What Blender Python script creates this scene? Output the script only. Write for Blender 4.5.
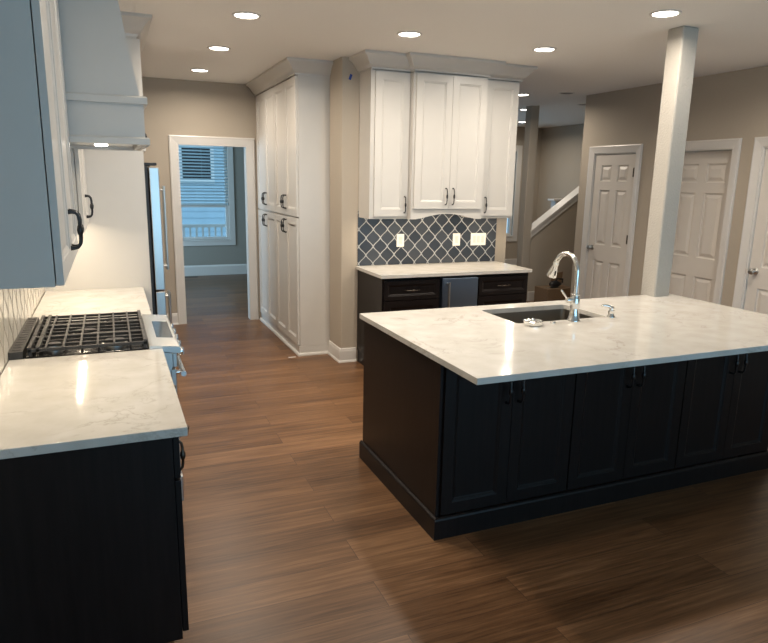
import bpy, bmesh, math, random
from mathutils import Vector, Matrix
random.seed(4)
PI = math.pi
for o in list(bpy.data.objects): bpy.data.objects.remove(o, do_unlink=True)
COL = bpy.context.scene.collection
SC = bpy.context.scene

# ------------------------------------------------------------------ camera
F, YAW, PITCH, ROLL, H = 648.3066, -0.398167, -0.215229, -0.018655, 1.69806
def cam_setup():
    cy, sy, cp, sp, cr, sr = math.cos(YAW), math.sin(YAW), math.cos(PITCH), math.sin(PITCH), math.cos(ROLL), math.sin(ROLL)
    R = Vector((cy, sy, 0)); fh = Vector((-sy, cy, 0)); Z = Vector((0, 0, 1))
    Fw = fh*cp + Z*sp; U = -fh*sp + Z*cp
    R2 = R*cr - U*sr; U2 = R*sr + U*cr
    cd = bpy.data.cameras.new('camera'); co = bpy.data.objects.new('camera', cd); COL.objects.link(co)
    m = Matrix.Identity(4)
    for i in range(3):
        m[i][0] = R2[i]; m[i][1] = U2[i]; m[i][2] = -Fw[i]
    m[0][3] = 0; m[1][3] = 0; m[2][3] = H
    co.matrix_world = m
    cd.sensor_fit = 'HORIZONTAL'; cd.sensor_width = 36; cd.lens = F/768*36
    cd.clip_start = .05; cd.clip_end = 200
    SC.camera = co
cam_setup()

# ------------------------------------------------------------------ world, daylight, exposure
W = bpy.data.worlds.new('world'); SC.world = W; W.use_nodes = True
bg = W.node_tree.nodes['Background']; bg.inputs[0].default_value = (.40, .70, .95, 1); bg.inputs[1].default_value = 1.5
SC.view_settings.view_transform = 'Standard'; SC.view_settings.look = 'None'
SC.view_settings.gamma = 1; SC.view_settings.use_curve_mapping = False
SC.view_settings.exposure = 0.14
def area(name, loc, rot, sx, sy, power, color, spread=PI, shape='RECTANGLE', cam=True):
    l = bpy.data.lights.new(name, 'AREA'); l.shape = shape; l.size = sx
    if shape in ('RECTANGLE', 'ELLIPSE'): l.size_y = sy
    l.energy = power; l.color = color; l.spread = spread
    o = bpy.data.objects.new(name, l); o.location = loc; o.rotation_euler = rot; COL.objects.link(o)
    return o
DAY = (.36, .68, .95)
# daylight entering by the windows behind the camera; two added lamps for the far rooms
area('daylight', (1.3, -2.75, 1.25), (PI/2, 0, 0), 2.4, 2.0, 38, DAY)
area('daylight', (4.2, -2.75, 1.25), (PI/2, 0, 0), 1.6, 2.0, 25, DAY)
area('daylight', (-1.85, 9.9, 1.45), (0, -PI/2, 0), 1.5, 1.8, 120, (.48, .76, 1.0))  # added lamp brightening the study through an invented side opening
area('daylight', (4.75, 11.7, 1.5), (-PI/2, 0, 0), 1.4, 1.7, 16, DAY)  # added lamp for the far hall, behind an unseen invented opening
CAN_W = 14.5
CAN_C = (1.0, .875, .73)
STRIP_C = (1.0, .82, .60)

# ------------------------------------------------------------------ materials
MATS = {}
def nt(name):
    m = bpy.data.materials.new(name); m.use_nodes = True; MATS[name] = m
    return m, m.node_tree, m.node_tree.nodes['Principled BSDF']
def setp(b, col=None, rough=None, metal=None, spec=None, coat=None):
    if col is not None: b.inputs['Base Color'].default_value = (*col, 1)
    if rough is not None: b.inputs['Roughness'].default_value = rough
    if metal is not None: b.inputs['Metallic'].default_value = metal
    if spec is not None: b.inputs['Specular IOR Level'].default_value = spec
    if coat is not None: b.inputs['Coat Weight'].default_value = coat; b.inputs['Coat Roughness'].default_value = .08
def nn(t, kind, **kw):
    n = t.nodes.new(kind)
    for k, v in kw.items():
        if k in n.inputs: n.inputs[k].default_value = v
        else: setattr(n, k, v)
    return n
def mth(t, op, a, b=None, c=None):
    n = t.nodes.new('ShaderNodeMath'); n.operation = op
    for i, v in enumerate((a, b, c)):
        if v is None: continue
        if isinstance(v, (int, float)): n.inputs[i].default_value = v
        else: t.links.new(v, n.inputs[i])
    return n.outputs[0]
def ramp(t, fac, stops):
    r = t.nodes.new('ShaderNodeValToRGB'); t.links.new(fac, r.inputs[0])
    e = r.color_ramp.elements
    while len(e) < len(stops): e.new(.5)
    for el, (p, c) in zip(e, stops): el.position = p; el.color = (*c, 1)
    return r.outputs[0]
def paint(name, col, rough=.5, bump=.0, scale=60, var=.03, spec=.5):
    m, t, b = nt(name); setp(b, col, rough, spec=spec)
    tc = nn(t, 'ShaderNodeTexCoord'); no = nn(t, 'ShaderNodeTexNoise', Scale=scale, Detail=3.0)
    t.links.new(tc.outputs['Object'], no.inputs['Vector'])
    c = ramp(t, no.outputs[0], [(.3, tuple(x*(1-var) for x in col)), (.7, tuple(min(1, x*(1+var)) for x in col))])
    t.links.new(c, b.inputs['Base Color'])
    if bump:
        bp = nn(t, 'ShaderNodeBump', Strength=bump, Distance=.01); t.links.new(no.outputs[0], bp.inputs['Height']); t.links.new(bp.outputs[0], b.inputs['Normal'])
    return m
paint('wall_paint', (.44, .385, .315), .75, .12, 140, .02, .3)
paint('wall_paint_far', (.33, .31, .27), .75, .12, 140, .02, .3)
paint('column_paint', (.46, .44, .40), .6, .35, 90, .02, .4)
paint('ceiling_paint', (.86, .84, .80), .85, .10, 120, .02, .2)
paint('white_lacquer', (.60, .58, .545), .32, 0, 8, .01)
paint('trim_white', (.68, .655, .62), .35, 0, 8, .01)
paint('door_white', (.66, .62, .57), .4, 0, 8, .01)
paint('plate_white', (.86, .84, .78), .3, 0, 8, .01)
paint('black_iron', (.030, .028, .027), .45, .3, 200, .15)
paint('black_enamel', (.012, .012, .013), .15, 0, 20, .05)
paint('black_plastic', (.015, .015, .016), .4, 0, 20, .05)
paint('handle_black', (.010, .010, .011), .3, 0, 20, .05)
paint('cardboard', (.22, .145, .085), .8, .1, 80, .1)
paint('tape_blue', (.01, .05, .30), .6, 0, 20, .05)
paint('snow', (.75, .8, .85), .8, .2, 3, .05)
paint('siding_blue', (.42, .52, .57), .7, 0, 3, .05)
paint('blind_white', (.50, .62, .66), .5, 0, 10, .03)
paint('carpet', (.30, .26, .22), .95, .4, 300, .1)

def steel(name, col, rough, aniso_scale=(1, 1, 80)):
    m, t, b = nt(name); setp(b, col, rough, 1.0)
    tc = nn(t, 'ShaderNodeTexCoord'); mp = nn(t, 'ShaderNodeMapping'); mp.inputs['Scale'].default_value = aniso_scale
    no = nn(t, 'ShaderNodeTexNoise', Scale=12.0, Detail=4.0)
    t.links.new(tc.outputs['Object'], mp.inputs['Vector']); t.links.new(mp.outputs[0], no.inputs['Vector'])
    r = mth(t, 'MULTIPLY_ADD', no.outputs[0], .12, rough-.06); t.links.new(r, b.inputs['Roughness'])
steel('brushed_steel', (.62, .62, .60), .30)
steel('sink_steel', (.30, .28, .25), .36, (1, 40, 1))
steel('chrome', (.80, .80, .78), .17)
steel('bronze', (.10, .085, .07), .42)
steel('film_steel', (.24, .31, .42), .34)
steel('display_glass', (.12, .16, .20), .15)

def dark_wood():
    m, t, b = nt('espresso_wood'); setp(b, (.012, .009, .008), .34, spec=.20)
    tc = nn(t, 'ShaderNodeTexCoord'); mp = nn(t, 'ShaderNodeMapping'); mp.inputs['Scale'].default_value = (30, 30, 2)
    no = nn(t, 'ShaderNodeTexNoise', Scale=2.0, Detail=6.0)
    t.links.new(tc.outputs['Object'], mp.inputs['Vector']); t.links.new(mp.outputs[0], no.inputs['Vector'])
    c = ramp(t, no.outputs[0], [(.3, (.009, .0068, .0065)), (.7, (.014, .0105, .0098))]); t.links.new(c, b.inputs['Base Color'])
dark_wood()

def quartz():
    m, t, b = nt('quartz'); setp(b, (.8, .77, .7), .09, spec=.5)
    tc = nn(t, 'ShaderNodeTexCoord')
    n1 = nn(t, 'ShaderNodeTexNoise', Scale=2.2, Detail=8.0, Distortion=1.6); n1.inputs['Roughness'].default_value = .62
    t.links.new(tc.outputs['Object'], n1.inputs['Vector'])
    v = mth(t, 'ABSOLUTE', mth(t, 'SUBTRACT', n1.outputs[0], .5))
    vein = ramp(t, v, [(0, (1, 1, 1)), (.010, (.25, .25, .25)), (.03, (0, 0, 0))])
    n2 = nn(t, 'ShaderNodeTexNoise', Scale=3.0, Detail=3.0); t.links.new(tc.outputs['Object'], n2.inputs['Vector'])
    msk = ramp(t, n2.outputs[0], [(.45, (0, 0, 0)), (.62, (1, 1, 1))])
    f = mth(t, 'MULTIPLY', mth(t, 'MULTIPLY', vein, msk), .5)
    n3 = nn(t, 'ShaderNodeTexNoise', Scale=9.0, Detail=5.0); t.links.new(tc.outputs['Object'], n3.inputs['Vector'])
    base = ramp(t, n3.outputs[0], [(.35, (.55, .53, .485)), (.65, (.61, .595, .56))])
    mx = nn(t, 'ShaderNodeMix', data_type='RGBA'); t.links.new(f, mx.inputs['Factor']); t.links.new(base, mx.inputs[6])
    mx.inputs[7].default_value = (.30, .26, .21, 1); t.links.new(mx.outputs[2], b.inputs['Base Color'])
quartz()

def floor_mat():
    m, t, b = nt('plank_floor'); setp(b, rough=.38, spec=.28)
    tc = nn(t, 'ShaderNodeTexCoord')
    br = nn(t, 'ShaderNodeTexBrick', Scale=1.0); br.offset = .37; br.offset_frequency = 2; br.squash = 1
    br.inputs['Brick Width'].default_value = 1.5; br.inputs['Row Height'].default_value = .178
    br.inputs['Mortar Size'].default_value = .0016; br.inputs['Mortar Smooth'].default_value = .1; br.inputs['Bias'].default_value = 0
    br.inputs['Color1'].default_value = (0, 0, 0, 1); br.inputs['Color2'].default_value = (1, 1, 1, 1); br.inputs['Mortar'].default_value = (.5, .5, .5, 1)
    t.links.new(tc.outputs['Object'], br.inputs['Vector'])
    # grain stretched along the plank, shifted per plank
    sep = nn(t, 'ShaderNodeSeparateXYZ'); t.links.new(tc.outputs['Object'], sep.inputs[0])
    cmb = nn(t, 'ShaderNodeCombineXYZ')
    t.links.new(mth(t, 'MULTIPLY', sep.outputs[0], 2.4), cmb.inputs[0]); t.links.new(mth(t, 'MULTIPLY', sep.outputs[1], 55.0), cmb.inputs[1])
    t.links.new(mth(t, 'MULTIPLY', br.outputs['Color'], 37.0), cmb.inputs[2])
    g = nn(t, 'ShaderNodeTexNoise', Scale=1.0, Detail=7.0, Distortion=.4); g.inputs['Roughness'].default_value = .65; t.links.new(cmb.outputs[0], g.inputs['Vector'])
    cmb2 = nn(t, 'ShaderNodeCombineXYZ')
    t.links.new(mth(t, 'MULTIPLY', sep.outputs[0], .8), cmb2.inputs[0]); t.links.new(mth(t, 'MULTIPLY', sep.outputs[1], 6.0), cmb2.inputs[1]); t.links.new(mth(t, 'MULTIPLY', br.outputs['Color'], 19.0), cmb2.inputs[2])
    g2 = nn(t, 'ShaderNodeTexNoise', Scale=1.3, Detail=3.0); t.links.new(cmb2.outputs[0], g2.inputs['Vector'])
    v = mth(t, 'ADD', mth(t, 'MULTIPLY', g.outputs[0], .62), mth(t, 'ADD', mth(t, 'MULTIPLY', g2.outputs[0], .28), mth(t, 'MULTIPLY', br.outputs['Color'], .12)))
    c = ramp(t, v, [(.33, (.050, .023, .010)), (.45, (.112, .055, .025)), (.55, (.158, .080, .037)), (.68, (.25, .134, .066))])
    mx = nn(t, 'ShaderNodeMix', data_type='RGBA'); t.links.new(br.outputs['Fac'], mx.inputs['Factor']); t.links.new(c, mx.inputs[6])
    mx.inputs[7].default_value = (.07, .036, .021, 1); t.links.new(mx.outputs[2], b.inputs['Base Color'])
    bp = nn(t, 'ShaderNodeBump', Strength=.12, Distance=.004); t.links.new(g.outputs[0], bp.inputs['Height']); t.links.new(bp.outputs[0], b.inputs['Normal'])
    t.links.new(mth(t, 'MULTIPLY_ADD', g.outputs[0], .16, .27), b.inputs['Roughness'])
floor_mat()

def arabesque(name, axis, P, Q, u0, v0, tile_a, tile_b, grout, line, bend=-.035, rough=.2):
    m, t, b = nt(name); setp(b, rough=rough, spec=.5)
    tc = nn(t, 'ShaderNodeTexCoord'); sep = nn(t, 'ShaderNodeSeparateXYZ'); t.links.new(tc.outputs['Object'], sep.inputs[0])
    u = mth(t, 'DIVIDE', mth(t, 'SUBTRACT', sep.outputs[axis], u0), P)
    v = mth(t, 'DIVIDE', mth(t, 'SUBTRACT', sep.outputs[2], v0), Q)
    w = mth(t, 'MULTIPLY_ADD', mth(t, 'SINE', mth(t, 'MULTIPLY', v, 4*PI)), bend, v)
    # distance to the two families of wavy lines u = +-w (mod 1)
    def dist(s):
        x = mth(t, 'ADD' if s > 0 else 'SUBTRACT', u, w)
        fr = mth(t, 'FRACT', mth(t, 'ADD', x, 100.5))
        return mth(t, 'ABSOLUTE', mth(t, 'SUBTRACT', fr, .5)), mth(t, 'FLOOR', x)
    d1, f1 = dist(1); d2, f2 = dist(-1)
    d = mth(t, 'MINIMUM', d1, d2)
    cm = nn(t, 'ShaderNodeCombineXYZ'); t.links.new(f1, cm.inputs[0]); t.links.new(f2, cm.inputs[1])
    wn = nn(t, 'ShaderNodeTexWhiteNoise'); wn.noise_dimensions = '3D'; t.links.new(cm.outputs[0], wn.inputs['Vector'])
    tile = ramp(t, wn.outputs['Value'], [(0, tile_a), (1, tile_b)])
    fac = ramp(t, d, [(line*.75, (1, 1, 1)), (line*1.1, (0, 0, 0))])
    mx = nn(t, 'ShaderNodeMix', data_type='RGBA'); t.links.new(fac, mx.inputs['Factor']); t.links.new(tile, mx.inputs[6])
    mx.inputs[7].default_value = (*grout, 1); t.links.new(mx.outputs[2], b.inputs['Base Color'])
    t.links.new(mth(t, 'MULTIPLY_ADD', fac, .55, rough), b.inputs['Roughness'])
    h = ramp(t, d, [(line*.6, (0, 0, 0)), (line*2.2, (1, 1, 1))])
    bp = nn(t, 'ShaderNodeBump', Strength=.5, Distance=.004); t.links.new(h, bp.inputs['Height']); t.links.new(bp.outputs[0], b.inputs['Normal'])
arabesque('tile_navy', 0, .1425, .159, 2.165, 1.170, (.028, .037, .052), (.062, .072, .088), (.36, .37, .38), .040, -.026)
arabesque('tile_white', 1, .15, .26, .0, .95, (.56, .53, .45), (.62, .59, .52), (.16, .13, .10), .045, -.05, rough=.12)

def glass():
    m, t, b = nt('window_glass'); setp(b, (1, 1, 1), .0); b.inputs['Transmission Weight'].default_value = 1; b.inputs['IOR'].default_value = 1.02
glass()
def emis(name, col, s):
    m, t, b = nt(name); b.inputs['Emission Color'].default_value = (*col, 1); b.inputs['Emission Strength'].default_value = s
emis('lamp_glow', (1, .93, .82), 14)
emis('strip_glow', (1, .85, .62), 5)
M = lambda n: MATS[n]

# ------------------------------------------------------------------ mesh helpers
def box(bm, x0, x1, y0, y1, z0, z1):
    v = [bm.verts.new((x, y, z)) for x in (x0, x1) for y in (y0, y1) for z in (z0, z1)]
    for f in ((0, 1, 3, 2), (4, 6, 7, 5), (0, 4, 5, 1), (2, 3, 7, 6), (0, 2, 6, 4), (1, 5, 7, 3)): bm.faces.new([v[i] for i in f])
def prism(bm, pts, z0, z1, axis='z'):
    """extrude a 2D polygon; axis z: pts=(x,y); axis y: pts=(x,z) extruded in y; axis x: pts=(y,z) extruded in x"""
    f = {'z': lambda a, b, c: (a, b, c), 'y': lambda a, b, c: (a, c, b), 'x': lambda a, b, c: (c, a, b)}[axis]
    lo = [bm.verts.new(f(a, b, z0)) for a, b in pts]; hi = [bm.verts.new(f(a, b, z1)) for a, b in pts]
    n = len(pts)
    bm.faces.new(lo[::-1]); bm.faces.new(hi)
    for i in range(n): bm.faces.new((lo[i], lo[(i+1) % n], hi[(i+1) % n], hi[i]))
def lathe(bm, prof, cx=0, cy=0, cz=0, n=24, axis='z'):
    rings = []
    for r, z in prof:
        ring = []
        for k in range(n):
            a = 2*PI*k/n; p = (r*math.cos(a), r*math.sin(a), z)
            if axis == 'x': p = (p[2], p[0], p[1])
            elif axis == 'y': p = (p[0], p[2], p[1])
            ring.append(bm.verts.new((p[0]+cx, p[1]+cy, p[2]+cz)))
        rings.append(ring)
    for a, b in zip(rings, rings[1:]):
        for k in range(n): bm.faces.new((a[k], a[(k+1) % n], b[(k+1) % n], b[k]))
    bm.faces.new(rings[0][::-1]); bm.faces.new(rings[-1])
def tube(bm, pts, rad, n=10):
    pts = [Vector(p) for p in pts]
    if isinstance(rad, (int, float)): rad = [rad]*len(pts)
    rings = []; up = None
    for i, p in enumerate(pts):
        d = (pts[min(i+1, len(pts)-1)]-pts[max(i-1, 0)]).normalized()
        if up is None: up = Vector((0, 0, 1)) if abs(d.z) < .9 else Vector((1, 0, 0))
        s = d.cross(up).normalized(); up = s.cross(d).normalized()
        rings.append([bm.verts.new(p+(s*math.cos(2*PI*k/n)+up*math.sin(2*PI*k/n))*rad[i]) for k in range(n)])
    for a, b in zip(rings, rings[1:]):
        for k in range(n): bm.faces.new((a[k], a[(k+1) % n], b[(k+1) % n], b[k]))
    bm.faces.new(rings[0][::-1]); bm.faces.new(rings[-1])
def sweep(bm, path, prof, side=1):
    """sweep a profile (out, z) along an open XY path with mitred corners; side=1: outward = left of travel"""
    path = [Vector((p[0], p[1])) for p in path]; rows = []
    for i, p in enumerate(path):
        n1 = n2 = None
        if i > 0: d = (p-path[i-1]).normalized(); n1 = Vector((-d.y, d.x))*side
        if i < len(path)-1: d = (path[i+1]-p).normalized(); n2 = Vector((-d.y, d.x))*side
        if n1 is None: n = n2
        elif n2 is None: n = n1
        else: n = (n1+n2); n = n/(n.dot(n1))
        rows.append([bm.verts.new((p.x+n.x*o, p.y+n.y*o, z)) for o, z in prof])
    k = len(prof)
    for a, b in zip(rows, rows[1:]):
        for j in range(k): bm.faces.new((a[j], b[j], b[(j+1) % k], a[(j+1) % k]))
    bm.faces.new(rows[0]); bm.faces.new(rows[-1][::-1])
def obj(name, bm, mat, parent=None, smooth=False, bevel=0, loc=None):
    bmesh.ops.recalc_face_normals(bm, faces=bm.faces)
    me = bpy.data.meshes.new(name); bm.to_mesh(me); bm.free()
    me.materials.append(M(mat) if isinstance(mat, str) else mat)
    o = bpy.data.objects.new(name, me); COL.objects.link(o)
    if parent is not None: o.parent = parent
    if loc: o.location = loc
    if smooth:
        for p in me.polygons: p.use_smooth = True
        try: me.set_sharp_from_angle(angle=math.radians(40))
        except Exception: pass
    if bevel:
        b = o.modifiers.new('bevel', 'BEVEL'); b.width = bevel; b.segments = 2; b.limit_method = 'ANGLE'
    return o
def B(name, mat, boxes, parent=None, bevel=0, loc=None):
    bm = bmesh.new()
    for b in boxes: box(bm, *b)
    return obj(name, bm, mat, parent, bevel=bevel, loc=loc)
def tag(o, label=None, cat=None, group=None, kind=None):
    if label: o['label'] = label
    if cat: o['category'] = cat
    if group: o['group'] = group
    if kind: o['kind'] = kind
    return o
def thing(name, label, cat, loc=(0, 0, 0), rz=0, group=None):
    o = bpy.data.objects.new(name, None); COL.objects.link(o); o.location = loc; o.rotation_euler = (0, 0, rz); o.empty_display_size = .1
    return tag(o, label, cat, group)
def struct(o): o['kind'] = 'structure'; return o

def panel_door(bm, w, h, t, cells, x0=0, z0=0, y=0, steps=((.008, .004), (.010, .010))):
    """slab facing -Y: front at y, back at y+t; cells=(x0,x1,z0,z1) get stepped recesses; steps=(inset, depth) cumulative"""
    xs = sorted({0, w, *[c[0] for c in cells], *[c[1] for c in cells]}); zs = sorted({0, h, *[c[2] for c in cells], *[c[3] for c in cells]})
    V = {}
    def v(x, yy, z):
        k = (round(x, 5), round(yy, 5), round(z, 5))
        if k not in V: V[k] = bm.verts.new((x0+x, y+yy, z0+z))
        return V[k]
    for i in range(len(xs)-1):
        for j in range(len(zs)-1):
            a, b, c, d = xs[i], xs[i+1], zs[j], zs[j+1]
            if any(q[0] <= a+1e-6 and q[1] >= b-1e-6 and q[2] <= c+1e-6 and q[3] >= d-1e-6 for q in cells): continue
            bm.faces.new((v(a, 0, c), v(b, 0, c), v(b, 0, d), v(a, 0, d)))
    for a, b, c, d in cells:
        gx = [x for x in xs if a-1e-6 <= x <= b+1e-6]; gz = [z for z in zs if c-1e-6 <= z <= d+1e-6]
        loop = [v(x, 0, c) for x in gx] + [v(b, 0, z) for z in gz[1:]] + [v(x, 0, d) for x in gx[::-1][1:]] + [v(a, 0, z) for z in gz[::-1][1:-1]]
        prev = [(a, b, c, d, 0)]
        for s, dep in steps:
            prev.append((a+s, b-s, c+s, d-s, dep))
        lastv = None
        for (a1, b1, c1, d1, dp) in prev:
            if lastv is None:
                lastv = [v(a1, 0, c1), v(b1, 0, c1), v(b1, 0, d1), v(a1, 0, d1)]; continue
            cur = [bm.verts.new((x0+x, y+dp, z0+z)) for x, z in ((a1, c1), (b1, c1), (b1, d1), (a1, d1))]
            for k in range(4): bm.faces.new((lastv[k], lastv[(k+1) % 4], cur[(k+1) % 4], cur[k]))
            lastv = cur
        bm.faces.new(lastv)
    bk = [bm.verts.new((x0+x, y+t, z0+z)) for x, z in ((0, 0), (w, 0), (w, h), (0, h))]
    bm.faces.new(bk[::-1])
    fr = [v(0, 0, 0), v(w, 0, 0), v(w, 0, h), v(0, 0, h)]
    for k in range(4): bm.faces.new((fr[k], bk[k], bk[(k+1) % 4], fr[(k+1) % 4]))
SHAKER = ((.0015, .0045), (.008, .0055), (.015, .011))
def shaker(name, w, h, mat, parent, x, z, y=0, t=.02, st=.06, label=None):
    bm = bmesh.new(); panel_door(bm, w, h, t, [(st, w-st, st, h-st)], 0, 0, 0, SHAKER)
    return obj(name, bm, mat, parent, loc=(x, y, z), bevel=.0028 if mat == 'espresso_wood' else .0012)
def bow(bm, p0, p1, out, r=.005, fat=1.7):
    """arched pull from p0 to p1 standing off by vector out, thicker in the middle, on small feet"""
    p0, p1, out = Vector(p0), Vector(p1), Vector(out)
    prof = [(0, 0, 1.5), (0, .35, 1.15), (.02, .7, 1), (.10, .92, 1), (.25, 1, 1), (.36, 1, 1), (.40, 1, fat), (.5, 1, fat*1.25), (.60, 1, fat), (.64, 1, 1), (.75, 1, 1), (.90, .92, 1), (.98, .7, 1), (1, .35, 1.15), (1, 0, 1.5)]
    tube(bm, [p0+(p1-p0)*a+out*b for a, b, c in prof], [r*c for a, b, c in prof], 10)
def pull(parent, x, z, L=.11, vertical=True, mat='handle_black', out=.032, r=.0045, y=0, fat=1.7, name='handle'):
    bm = bmesh.new(); d = Vector((0, 0, L/2)) if vertical else Vector((L/2, 0, 0)); c = Vector((0, 0, 0))
    bow(bm, c-d, c+d, (0, -out, 0), r, fat)
    return obj(name, bm, mat, parent, smooth=True, loc=(x, y, z))

# ------------------------------------------------------------------ structure
XW, CE, HY, RX, BY = -.455, 2.726, 5.62, 5.346, 7.765
struct(B('floor', 'plank_floor', [(-3, 9, -2.9, 12, -.1, 0)]))
# kitchen ceiling stops at the stair well; the far hall ceiling is a little higher
bm = bmesh.new()
prism(bm, [(-.7, -2.9), (RX+.3, -2.9), (RX+.3, 6.6), (5.5, 6.6), (5.5, 7.9), (2.3, 7.9), (-.7, 7.9)], CE, CE+.05); struct(obj('ceiling', bm, 'ceiling_paint'))
struct(B('ceiling_far', 'ceiling_paint', [(-3, 9, 5.0, 12, CE+.052, CE+.15)]))
struct(B('wall_left', 'wall_paint', [(XW-.12, XW, -2.9, BY, 0, CE)]))
struct(B('wall_rear', 'wall_paint', [(XW-.12, 5.6, -2.9, -2.7, 0, .25), (XW-.12, 5.6, -2.9, -2.7, 2.25, CE), (XW-.12, .1, -2.9, -2.7, .25, 2.25), (2.5, 3.4, -2.9, -2.7, .25, 2.25), (5.0, 5.6, -2.9, -2.7, .25, 2.25)]))
# end wall of the corridor with a cased opening
OX0, OX1, OZ = .735, 1.505, 2.05
struct(B('wall_back', 'wall_paint', [(XW-.12, OX0, BY, BY+.12, 0, CE), (OX1, 3.7, BY, BY+.12, 0, CE), (OX0, OX1, BY, BY+.12, OZ, CE)]))
bm = bmesh.new()   # backsplash wall with a rounded end beside the pantry
prism(bm, [(1.95, 5.62), (3.69, 5.62), (3.69, 5.955), (1.925, 5.955), (1.925, 5.645), (1.932, 5.627)], 0, CE)
struct(obj('wall_hutch', bm, 'wall_paint', smooth=True))
struct(B('wall_pantry', 'wall_paint', [(2.24, 2.36, 5.956, BY-.001, 0, CE)]))
# right wall with three door openings   (y0,y1,recess)
DOORS = [(5.685, 6.362, .012), (4.475, 5.255, .085), (3.40, 4.172, .02)]
segs = [(RX, RX+.13, 6.362, 6.6, 0, CE), (RX, RX+.13, 5.255, 5.685, 0, CE), (RX, RX+.13, 4.172, 4.475, 0, CE), (RX, RX+.13, -2.7, 3.40, 0, CE)]
segs += [(RX, RX+.13, a, b, 2.045, CE) for a, b, r in DOORS]
struct(B('wall_right', 'wall_paint', segs))
struct(B('wall_closet', 'wall_paint', [(RX+.13, 8.3, 6.48, 6.6, 0, CE+.05), (8.2, 8.32, -2.9, 6.48, 0, CE)]))
# far hall
struct(B('wall_far', 'wall_paint', [(3.6, 4.0, 11.4, 11.55, 0, 2.8), (5.5, 6.25, 11.4, 11.55, 0, 2.8), (4.0, 5.5, 11.4, 11.55, 0, .6), (4.0, 5.5, 11.4, 11.55, 2.4, 2.8), (7.66, 8.32, 11.4, 11.55, 0, 2.8), (6.25, 7.66, 11.4, 11.55, 0, .58), (6.25, 7.66, 11.4, 11.55, 2.35, 2.8)]))  # leftmost opening is unseen, invented for the hall's added lamp
struct(B('wall_far_right', 'wall_paint', [(8.2, 8.32, 6.6, 11.4, 0, 2.8)]))
# room behind the opening
FY = 11.635
WX0, WX1, WZ0, WZ1 = 1.04, 1.915, .62, 2.30
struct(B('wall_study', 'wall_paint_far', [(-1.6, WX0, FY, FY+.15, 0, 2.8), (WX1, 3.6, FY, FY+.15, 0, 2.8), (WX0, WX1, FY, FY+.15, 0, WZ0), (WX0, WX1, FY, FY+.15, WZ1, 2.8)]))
struct(B('wall_study_side', 'wall_paint_far', [(-1.7, -1.6, BY, 9.1, 0, 2.8), (-1.7, -1.6, 10.7, FY+.15, 0, 2.8), (-1.7, -1.6, 9.1, 10.7, 0, .7), (-1.7, -1.6, 9.1, 10.7, 2.2, 2.8), (3.6, 3.7, BY, FY+.15, 0, 2.8)]))  # side opening is unseen, invented to let the added lamp in
struct(B('column_wall', 'wall_paint', [(5.42, 5.555, 7.815, 7.95, 0, 2.778)], bevel=.01))

# post standing through the corner of the island
struct(B('column_island', 'column_paint', [(3.558, 3.70, 3.475, 3.612, 0, CE)], bevel=.012))

# baseboards: (path, side)
BBP = [(0, 0), (.014, 0), (.014, .105), (.010, .118), (.008, .13), (0, .135)]
SHOE = [(0, 0), (.026, 0), (.024, .012), (.016, .02), (.014, .105), (.010, .118), (.008, .13), (0, .135)]
def bb(name, path, side=1, prof=SHOE):
    bm = bmesh.new(); sweep(bm, path, prof, side); return struct(obj(name, bm, 'trim_white'))
bb('baseboard_hutch', [(2.075, 5.62), (1.925, 5.62), (1.925, 5.955)], 1)
bb('baseboard_back', [(.655, BY), (.30, BY)], 1)
bb('baseboard_right', [(RX, 3.31), (RX, -2.7)], -1)
bb('baseboard_right_2', [(RX, 5.57), (RX, 5.35)], -1)
bb('baseboard_right_3', [(RX, 4.38), (RX, 4.27)], -1)
bb('baseboard_study', [(3.6, FY), (-1.6, FY)], 1, [(0, 0), (.016, 0), (.016, .15), (.010, .165), (0, .18)])
bb('baseboard_far', [(8.2, 11.4), (3.7, 11.4)], 1, [(0, 0), (.016, 0), (.016, .13), (0, .14)])

# cased opening: structure trim
def casing(name, parent, x0, x1, ztop, w=.085, t=.018, mat='trim_white', y=0):
    """U-shaped casing facing -Y around x0..x1 opening up to ztop (local)"""
    bm = bmesh.new()
    prof = [(0, 0), (w, 0), (w, -t), (w-.012, -t-.004), (w-.022, -t), (.03, -t*.7), (.012, -t*.55), (0, -t*.5)]
    pts = [(x0, 0), (x0, ztop), (x1, ztop), (x1, 0)]
    nx = [(-1, 0), (-1, 1), (1, 1), (1, 0)]
    rows = [[bm.verts.new((px+n[0]*o, y+yy, pz+n[1]*o)) for o, yy in prof] for (px, pz), n in zip(pts, nx)]
    k = len(prof)
    for a, b in zip(rows, rows[1:]):
        for j in range(k): bm.faces.new((a[j], b[j], b[(j+1) % k], a[(j+1) % k]))
    bm.faces.new(rows[0]); bm.faces.new(rows[-1][::-1])
    return obj(name, bm, mat, parent)
c = struct(casing('trim_1', None, OX0+.012, OX1-.012, OZ-.012, .10)); c.location = (0, BY-.0005, 0)
struct(B('trim_2', 'trim_white', [(OX0, OX0+.012, BY, BY+.12, 0, OZ-.012), (OX1-.012, OX1, BY, BY+.12, 0, OZ-.012), (OX0, OX1, BY, BY+.12, OZ-.012, OZ)]))

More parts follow.
